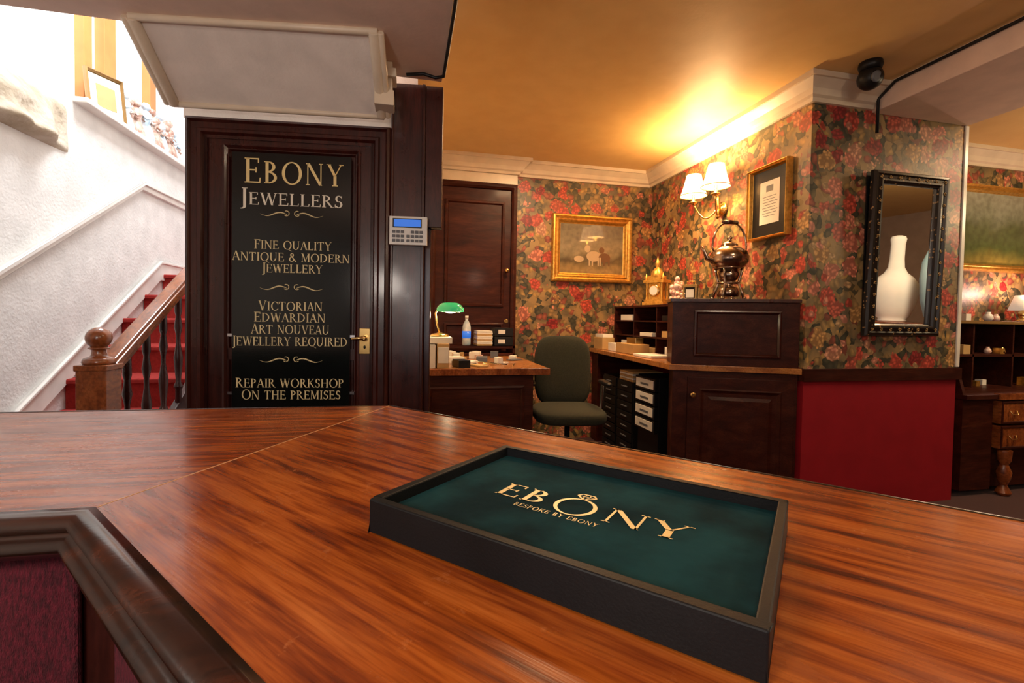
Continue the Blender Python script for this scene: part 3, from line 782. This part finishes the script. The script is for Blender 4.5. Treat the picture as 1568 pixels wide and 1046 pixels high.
cab.prism([cp(0, .0), (XW, 2.372), (XW, 2.82), (1.80, 2.98), cp(.0, .28)], .875, 1.27, 'mahog_h')
cab.prism([cp(-.015, -.015), (XW, 2.36), (XW, 2.82), (1.80, 2.985), cp(-.01, .285)], 1.27, 1.292, 'mahog')
cab.frame(.13, Lc - .12, .93, 1.22, [(0, 0), (0, .012), (.012, .016), (.022, .004), (.022, 0)], 'mahog', 0, Tc)
cab.box(1.74, XW, 4.10, 4.24, 0, .84, 'mahog_h')
cab.finish(.003)
b = B("pigeonhole_shelf", (1.90, 2.99, .876))
Lp_, Dp, Hp = 1.12, .40, .40
b.box(0, Dp, 0, Lp_, Hp - .018, Hp, 'mahog_h'); b.box(0, Dp, 0, .015, 0, Hp, 'mahog_h'); b.box(0, Dp, Lp_ - .015, Lp_, 0, Hp, 'mahog_h'); b.box(Dp - .01, Dp, 0, Lp_, 0, Hp, 'mahog_h')
for z in (0, .13, .26): b.box(.01, Dp - .01, .015, Lp_ - .015, z, z + .012, 'mahog_h')
for y in (.36, .74): b.box(.01, Dp - .01, y, y + .012, 0, Hp - .02, 'mahog_h')
for (y, z, w, h, k_) in ((.05, .012, .2, .06, 'paperw'), (.40, .012, .25, .04, 'card'), (.80, .012, .2, .08, 'paperw'), (.08, .142, .22, .05, 'card'), (.45, .142, .2, .03, 'paperw'), (.8, .272, .22, .05, 'paperw'), (.1, .272, .2, .04, 'black')):
    b.box(.02, .3, y, y + w, z, z + h, k_)
b.finish(.002)
b = B("stationery_boxes", (1.72, 3.3, .876))
b.box(.02, .16, .10, .42, 0, .08, 'card'); b.box(.03, .17, .46, .60, 0, .07, 'paperw'); b.box(.0, .12, .66, .86, 0, .11, 'card'); b.box(.01, .11, .67, .85, .11, .14, 'paperw')
b.box(-.02, .16, -.25, .02, 0, .02, 'paperw'); b.box(.06, .13, .14, .30, .08, .13, 'brass')
b.finish(.003)

b = B("mantel_clock", (2.06, 3.62, 1.277), -62)
b.box(-.10, .10, -.07, .07, 0, .03, 'gold'); b.box(-.085, .085, -.06, .06, .03, .05, 'gold')
for x in (-.07, .07):
    for y in (-.045, .045): b.lathe([(.014, 0), (.009, .02), (.01, .12), (.015, .14)], (x, y, .05), 'gold', 12)
b.box(-.055, .055, -.04, .04, .05, .19, 'gold'); b.box(-.095, .095, -.065, .065, .19, .215, 'gold')
b.lathe([(.001, 0), (.048, .0), (.052, .01), (.045, .014)], (0, 0, 0), 'brass', 24, Matrix.Translation((0, -.04, .125)) @ Matrix.Rotation(rad(90), 4, 'X'))
b.lathe([(.038, 0), (.038, .002)], (0, 0, 0), 'paperw', 24, Matrix.Translation((0, -.054, .125)) @ Matrix.Rotation(rad(90), 4, 'X'))
b.box(-.06, .06, -.045, .045, .215, .25, 'gold'); b.lathe([(.055, 0), (.05, .03), (.03, .06), (.012, .075), (.022, .10), (.018, .12), (.004, .15), (.001, .17)], (0, 0, .25), 'gold', 20)
for x in (-.08, .08): b.lathe([(.012, 0), (.016, .02), (.006, .04), (.001, .06)], (x, -.04, .215), 'gold', 12)
b.finish(.002)
b = B("porcelain_figurine_group", (2.05, 3.30, 1.277))
random.seed(5)
b.lathe([(.07, 0), (.075, .01), (.06, .02)], (0, 0, 0), 'porc', 20)
for i in range(38):
    a = random.random() * 6.28; r = .055 * random.random() ** .5; z = .03 + .14 * random.random()
    b.ell((r * cos(a) * (1.2 - z * 3), r * sin(a) * (1.2 - z * 3), z), .016 + .008 * random.random(), 'porc', 8)
b.ell((0, 0, .20), (.02, .02, .024), 'porc', 12); b.lathe([(.04, .02), (.03, .1), (.018, .13), (.024, .16), (.008, .185)], (0, 0, 0), 'porc', 14)
b.finish()
b = B("carriage_clock", (2.02, 3.07, 1.277), -50)
b.box(-.05, .05, -.035, .035, 0, .02, 'brass'); b.box(-.05, .05, -.035, .035, .12, .14, 'brass'); b.box(-.035, .035, -.025, .025, .02, .12, 'black')
for x in (-.043, .043):
    for y in (-.028, .028): b.box(x - .005, x + .005, y - .005, y + .005, .02, .12, 'brass')
b.box(-.028, .028, -.028, -.025, .045, .105, 'paperw'); b.tube([(-.03, 0, .14), (-.028, 0, .165), (.028, 0, .165), (.03, 0, .14)], .004, 'brass')
b.finish(.001)
b = B("spirit_kettle", (2.08, 2.74, 1.293), 170)
S_ = Matrix.Scale(1.15, 4)
for q in range(4):
    a = pi / 4 + q * pi / 2
    b.tube([(.085 * cos(a), .085 * sin(a), .006), (.075 * cos(a), .075 * sin(a), .05), (.055 * cos(a), .055 * sin(a), .10), (.07 * cos(a), .07 * sin(a), .15), (.075 * cos(a), .075 * sin(a), .185)], .007, 'copper', 8, S_)
    b.ell((.088 * cos(a), .088 * sin(a), .010), (.014, .014, .010), 'copper', 10, 1, S_)
b.tube([(.075 * cos(t), .075 * sin(t), .185) for t in [2 * pi * q / 24 for q in range(24)]], .006, 'copper', 8, S_, True)
b.tube([(.06 * cos(t), .06 * sin(t), .10) for t in [2 * pi * q / 24 for q in range(24)]], .004, 'copper', 8, S_, True)
b.lathe([(.055, .02), (.062, .04), (.055, .07), (.02, .085), (.018, .10), (.05, .12), (.06, .15), (.05, .175)], (0, 0, 0), 'copper', 24, S_)
b.lathe([(.05, .175), (.085, .19), (.105, .22), (.108, .25), (.095, .28), (.06, .305), (.045, .31), (.048, .318), (.035, .33), (.015, .34), (.01, .35), (.018, .36), (.001, .375)], (0, 0, 0), 'copper', 32, S_)
b.tube([(.09, 0, .225), (.13, 0, .24), (.145, 0, .28), (.165, 0, .305)], [.018, .014, .010, .008], 'copper', 12, S_)
hp = [(.10 * sin(t), 0, .30 + .15 * max(0, 1 - abs(sin(t)) ** 2.4) ** .5) for t in [(-pi / 2) + pi * q / 20 for q in range(21)]]
b.tube([(-.085, 0, .275)] + hp + [(.085, 0, .275)], .006, 'copper', 8, S_)
b.tube([(-.045, 0, .447), (0, 0, .452), (.045, 0, .447)], [.010, .013, .010], 'mahog', 10, S_)
b.finish()

b = B("drawer_tower", (1.73, 3.35, 0))
for k_ in range(2):
    x0 = .0 + .02 * k_; y0 = .0 + k_ * .34
    b.box(x0, x0 + .3, y0, y0 + .28, 0, .66, 'black')
    for i in range(8):
        b.box(x0 - .012, x0, y0 + .01, y0 + .27, .02 + i * .08, .09 + i * .08, 'blackwood')
        b.box(x0 - .02, x0 - .012, y0 + .09, y0 + .19, .05 + i * .08, .06 + i * .08, 'rubber')
for i in range(5): b.box(.0, .26, .02 + .008 * (i % 2), .26, .66 + i * .016, .674 + i * .016, 'paperw' if i % 2 else 'card')
b.finish(.002)
b = B("lever_arch_files", (1.71, 3.0, 0))
b.box(.03, .38, -.005, 0, .0, .74, 'black'); b.box(.03, .38, .295, .30, .0, .74, 'black')
for i in range(4):
    z = .34 + i * .10
    b.box(.0, .36, .0, .29, z, z + .09, 'black'); b.box(-.006, .0, .02, .27, z + .015, z + .078, 'paperw')
    b.box(-.008, -.006, .08, .20, z + .035, z + .05, 'rubber')
b.box(.03, .36, .0, .29, .0, .34, 'black')
b.finish(.002)

# ---- left desk
b = B("office_desk", (0, 0, 0))
b.box(.035, .89, 2.87, 4.15, .795, .83, 'desk')
b.box(.035, .89, 2.862, 2.87, .79, .832, 'rail')
b.box(.06, .79, 2.90, 2.93, 0, .795, 'mahog_h'); b.box(.76, .79, 2.93, 4.12, .0, .795, 'mahog_h'); b.box(.035, .06, 2.90, 4.12, 0, .795, 'mahog_h')
b.frame(.12, .73, .1, .72, [(0, 0), (0, .008), (.015, .012), (.025, .002), (.025, 0)], 'mahog_h', 2.90)
b.finish(.003)
b = B("card_index_box", (.05, 2.92, .831))
b.box(0, .115, 0, .24, 0, .145, 'paperw'); b.box(.125, .20, .0, .22, 0, .15, 'card'); b.box(.13, .195, -.004, 0, .03, .13, 'paperw'); b.box(0, .22, .03, .25, .15, .19, 'paperw')
b.finish(.003)
b = B("bankers_lamp", (.20, 3.07, 1.022), -12)
b.lathe([(.06, 0), (.062, .008), (.05, .016), (.02, .022), (.010, .03)], (0, 0, 0), 'brass', 24)
b.tube([(0, 0, .02), (-.02, 0, .08), (-.03, 0, .15), (.0, 0, .20), (.05, 0, .215)], .006, 'brass')
vs = []; fs = []
for j in range(13):
    x = -.02 + .17 * j / 12; e_ = 1 - abs(j / 6 - 1) ** 4 * .6
    for i in range(11):
        a = rad(-5 + 190 * i / 10)
        vs.append((x, -.055 * e_ * cos(a), .165 + .058 * e_ * sin(a)))
for j in range(12):
    for i in range(10): fs.append((j * 11 + i, j * 11 + i + 1, (j + 1) * 11 + i + 1, (j + 1) * 11 + i))
b.add(vs, fs, 'glass_green', True); b.ell((.07, 0, .17), (.05, .018, .018), 'whiteplastic', 12)
b.finish()
b = B("desk_riser", (.22, 3.84, .832)); b.box(0, .66, 0, .28, 0, .02, 'mahog_h'); b.box(0, .02, 0, .28, 0, .08, 'mahog_h'); b.box(.64, .66, 0, .28, 0, .08, 'mahog_h'); b.box(0, .66, 0, .28, .06, .08, 'mahog_h'); b.finish(.002)
b = B("water_bottle", (.48, 3.94, .913))
b.lathe([(.033, 0), (.036, .01), (.036, .15), (.03, .18), (.013, .21), (.013, .23)], (0, 0, 0), 'porc_b', 24); b.lathe([(.015, .225), (.015, .25)], (0, 0, 0), 'whiteplastic', 16); b.lathe([(.0365, .06), (.0365, .12)], (0, 0, 0), 'lcd', 24)
b.finish()
b = B("paper_stack", (.56, 3.87, .913))
for i in range(9): b.box(.002 * (i % 3), .13 + .003 * (i % 2), 0, .22, i * .014, i * .014 + .013, 'paperw' if i % 3 else 'card')
b.finish(.001)
b = B("box_file", (.71, 3.87, .913))
b.box(0, .16, 0, .22, 0, .075, 'black'); b.box(.0, .16, 0, .22, .08, .15, 'black'); b.box(.03, .09, -.003, 0, .02, .055, 'paperw'); b.box(.03, .09, -.003, 0, .10, .135, 'paperw')
b.finish(.003)
b = B("desk_clutter", (.27, 2.93, .831))
random.seed(11)
for i in range(22):
    x = .03 + .5 * random.random(); y = .02 + .75 * random.random(); w = .02 + .05 * random.random(); a = random.random() * 3
    b.box(-w, w, -w * .6, w * .6, 0, .008 + .05 * random.random(), random.choice(['paperw', 'paperw', 'black', 'card', 'rubber', 'porc']), Matrix.Translation((x, y, 0)) @ Matrix.Rotation(a, 4, 'Z'))
for i in range(6):
    x = .1 + .4 * random.random(); y = .02 + .5 * random.random(); a = random.random() * 3
    b.tube([(x, y, .005), (x + .13 * cos(a), y + .13 * sin(a), .007)], .004, random.choice(['brass', 'chrome', 'black']))
b.finish(.001)

b = B("office_chair", (1.11, 3.14, 0), -8)
b.ell((0, -.02, .485), (.25, .25, .055), 'olive', 28, .55)
Tb = Matrix.Translation((0, .22, .76)) @ Matrix.Rotation(rad(-8), 4, 'X')
b.ell((0, 0, 0), (.215, .045, .265), 'olive', 28, .55, Tb)
b.tube([(0, .05, .44), (0, .27, .46), (0, .30, .55), (0, .27, .72)], .018, 'black')
for sx in (-1, 1):
    b.tube([(sx * .22, .08, .45), (sx * .265, .08, .46), (sx * .27, .08, .66), (sx * .265, .04, .69)], .014, 'chrome' if sx > 0 else 'black')
    b.ell((sx * .265, -.01, .70), (.028, .13, .018), 'black', 14, .7)
b.lathe([(.03, .08), (.03, .30), (.02, .30), (.02, .44)], (0, 0, 0), 'black', 16)
b.box(-.10, .10, -.1, .1, .42, .445, 'black')
for q in range(5):
    a = q * 2 * pi / 5 + .3
    b.tube([(0, 0, .11), (.15 * cos(a), .15 * sin(a), .095), (.28 * cos(a), .28 * sin(a), .07)], [.022, .018, .013], 'black')
    b.ell((.28 * cos(a), .28 * sin(a), .029), (.028, .028, .028), 'black', 12)
b.finish()

# ================================================================== RIGHT-HAND AREA
b = B("writing_bureau", (3.62, 2.36, 0))
Lb, Db = 1.8, .55
b.box(0, .27, .02, Db, .04, .66, 'mahog_h'); b.box(.27, Lb, .05, Db, .04, .66, 'mahog_h'); b.box(-.01, Lb, -.01, Db, .66, .69, 'mahog_h'); b.box(.27, Lb, -.02, .02, .655, .695, 'rail')
for i in range(2):
    for j in range(3):
        x0 = .30 + j * .48; z0 = .32 + i * .17
        b.box(x0, x0 + .45, -.01, .05, z0, z0 + .155, 'rail'); b.frame(x0, x0 + .45, z0, z0 + .155, [(0, 0), (0, .004), (.012, .006), (.016, 0)], 'mahog_h', -.01)
        for xx in (.10, .34):
            b.tube([(x0 + xx - .03, -.014, z0 + .09), (x0 + xx - .025, -.026, z0 + .065), (x0 + xx + .025, -.026, z0 + .065), (x0 + xx + .03, -.014, z0 + .09)], .004, 'brass')
for x in (.36, .84, 1.32): b.lathe([(.03, 0), (.045, .02), (.03, .05), (.02, .07), (.035, .11), (.042, .16), (.022, .21), (.036, .24), (.04, .31)], (x, .0, .0), 'rail', 20)
b.prism_yz([(.02, .69), (.05, .80), (.12, .88), (.22, .90), (.30, .98), (.34, 1.03), (Db, 1.03), (Db, .69)], 0.0, .025, 'mahog_h')
b.box(0, Lb, .28, Db, 1.165, 1.19, 'mahog_h'); b.box(0, Lb, .27, .28, 1.168, 1.188, 'dullgilt')
b.box(0, .02, .30, Db, .69, 1.17, 'mahog_h'); b.box(0, Lb, Db - .015, Db, .69, 1.17, 'mahog_h'); b.box(0, Lb, .30, Db, .92, .94, 'mahog_h')
for x in (.5, .9, 1.3): b.box(x, x + .015, .30, Db, .69, 1.17, 'mahog_h')
b.finish(.003)
b = B("antique_trinkets", (3.64, 2.66, 0))
random.seed(21)
for i in range(60):
    x = .04 + 1.6 * random.random(); z = random.choice((.6905, .9405, .9405, 1.191, 1.191)); y = .02 + .1 * random.random(); s_ = .018 + .020 * random.random()
    if min(abs(x - c_) for c_ in (.5, .9, 1.3)) < .06: continue
    if 1.0 < x < 1.28 and z > 1.1: continue
    if random.random() < .6: b.lathe([(s_ * .6, 0), (s_, s_ * .6), (s_ * .8, s_ * 1.4), (s_ * .4, s_ * 1.8), (s_ * .5, s_ * 2.1)], (x, y, z), random.choice(['porc', 'porc_b', 'whiteplastic', 'brass']), 14)
    else: b.box(x - s_, x + s_, y - .02, y + .03, z, z + s_ * 2, random.choice(['paperw', 'card', 'gold']))
b.finish()
b = B("framed_landscape_painting", (4.95, 2.945, 1.60))
gilt(b, -.75, .75, 0, .70, .06); b.box(-.70, .70, -.012, 0, .05, .65, 'paint2'); b.finish()
b = B("table_lamp", (4.82, 2.78, 1.192))
b.lathe([(.05, 0), (.05, .01), (.015, .02), (.03, .05), (.03, .07), (.01, .09), (.008, .12)], (0, 0, 0), 'brass', 20); b.lathe([(.09, .09), (.05, .21)], (0, 0, 0), 'shade2', 28)
b.finish()
b = B("sideboard", (5.0, .1, 0))
b.box(0, .5, 0, 1.5, .08, 1.05, 'mahog_h'); b.box(-.02, .52, -.02, 1.52, 1.05, 1.09, 'rail')
for y in (.05, .55, 1.05): b.box(-.012, 0, y, y + .42, .15, .98, 'mahog'); b.ell((-.02, y + .38, .6), (.015, .015, .015), 'brass', 10)
for x in (.04, .4):
    for y in (.05, 1.45): b.lathe([(.02, 0), (.035, .04), (.03, .08)], (x, y, 0), 'mahog_h', 14)
b.finish(.003)
# necklace display busts on the sideboard (seen in the mirror)
for nm, kx, loc, hs in (("necklace_display_bust", 'bustw', (5.22, .52, 1.091), 1.0), ("necklace_display_bust.001", 'bustb', (5.25, 1.02, 1.091), .92)):
    b = B(nm, loc, 52)
    pr = [(.12, 0), (.13, .015), (.12, .03), (.15, .06), (.19, .18), (.215, .32), (.205, .41), (.16, .48), (.105, .53), (.075, .59), (.066, .68), (.064, .84), (.072, .90), (.060, .93), (.02, .94)]
    if kx == 'bustb': pr = [(.12, 0), (.13, .015), (.12, .03), (.16, .08), (.20, .25), (.22, .50), (.21, .68), (.16, .84), (.09, .94), (.03, .98)]
    b.lathe(pr, (0, 0, 0), kx, 40, Matrix.Diagonal((1, .55, hs, 1)))
    b.finish()

# ================================================================== LIGHTS
def light(name, typ, loc, energy, col, size=.1, rot=None, **kw):
    l = bpy.data.lights.new(name, typ); l.energy = energy; l.color = col
    if typ == 'AREA': l.size = size
    else: l.shadow_soft_size = size
    for k_, v in kw.items(): setattr(l, k_, v)
    o = bpy.data.objects.new(name, l); o.location = loc
    if rot: o.rotation_euler = rot
    SC.collection.objects.link(o); return o
warm = (1, .62, .28)
for i, y in enumerate((3.265, 2.995)):
    light("sconce_bulb", 'POINT', (2.148, y, 2.25), 42, warm, .04)
light("fill_back", 'AREA', (1.1, 3.2, 2.57), 36, (1, .64, .34), .25)  # added fill that warms the back room wallpaper, no ceiling fitting
light("fill_main", 'AREA', (1.6, .9, 2.57), 14, (1, .76, .52), .3)  # added overhead fill for the counter area, no fitting there
light("fill_right", 'AREA', (4.6, 1.6, 2.57), 26, (1, .70, .42), .3)  # added fill to lift the right-hand walls, no fitting there
light("fill_shop", 'POINT', (1.3, -1.0, 1.95), 34, (1, .78, .56), .12)  # unseen bare point behind the camera, added to brighten ceiling and walls
light("fill_left", 'POINT', (-.75, -.25, 1.45), 30, (1, .87, .76), .12)  # unseen bare point, added to brighten the dropped ceiling and soffit
light("fill_side", 'POINT', (4.7, 1.5, 2.10), 30, (1, .76, .44), .10)  # out-of-view bare point, added to brighten the right-hand ceiling
light("stairwell_light", 'AREA', (-1.2, 3.4, 4.05), 100, (.98, .98, 1), .9)
light("fill_cool_front", 'AREA', (-.6, -2.9, 1.4), 10, (.92, .94, 1), 1.2, (rad(90), 0, 0))  # added cool fill from behind the camera, no window modelled there
light("banker_bulb", 'POINT', (.26, 3.06, 1.16), 2, (1, .8, .5), .02)
light("table_lamp_bulb", 'POINT', (4.82, 2.74, 1.42), 12, (1, .55, .42), .03)
w = bpy.data.worlds.new("world"); SC.world = w; w.use_nodes = True
w.node_tree.nodes["Background"].inputs[0].default_value = (.8, .85, 1, 1); w.node_tree.nodes["Background"].inputs[1].default_value = .3

# ================================================================== CAMERA
cd = bpy.data.cameras.new("camera"); cd.sensor_width = 36; cd.lens = 16.42; cd.shift_y = -.011; cd.clip_start = .01
co = bpy.data.objects.new("camera", cd); SC.collection.objects.link(co)
co.matrix_world = Matrix.Translation((0, 0, 1.15)) @ Matrix.Rotation(rad(-12.5), 4, 'Z') @ Matrix.Rotation(rad(88.5), 4, 'X') @ Matrix.Rotation(rad(1.0), 4, 'Z')
SC.camera = co
SC.view_settings.view_transform = 'Standard'
SC.view_settings.look = 'None'
SC.view_settings.exposure = 0.0
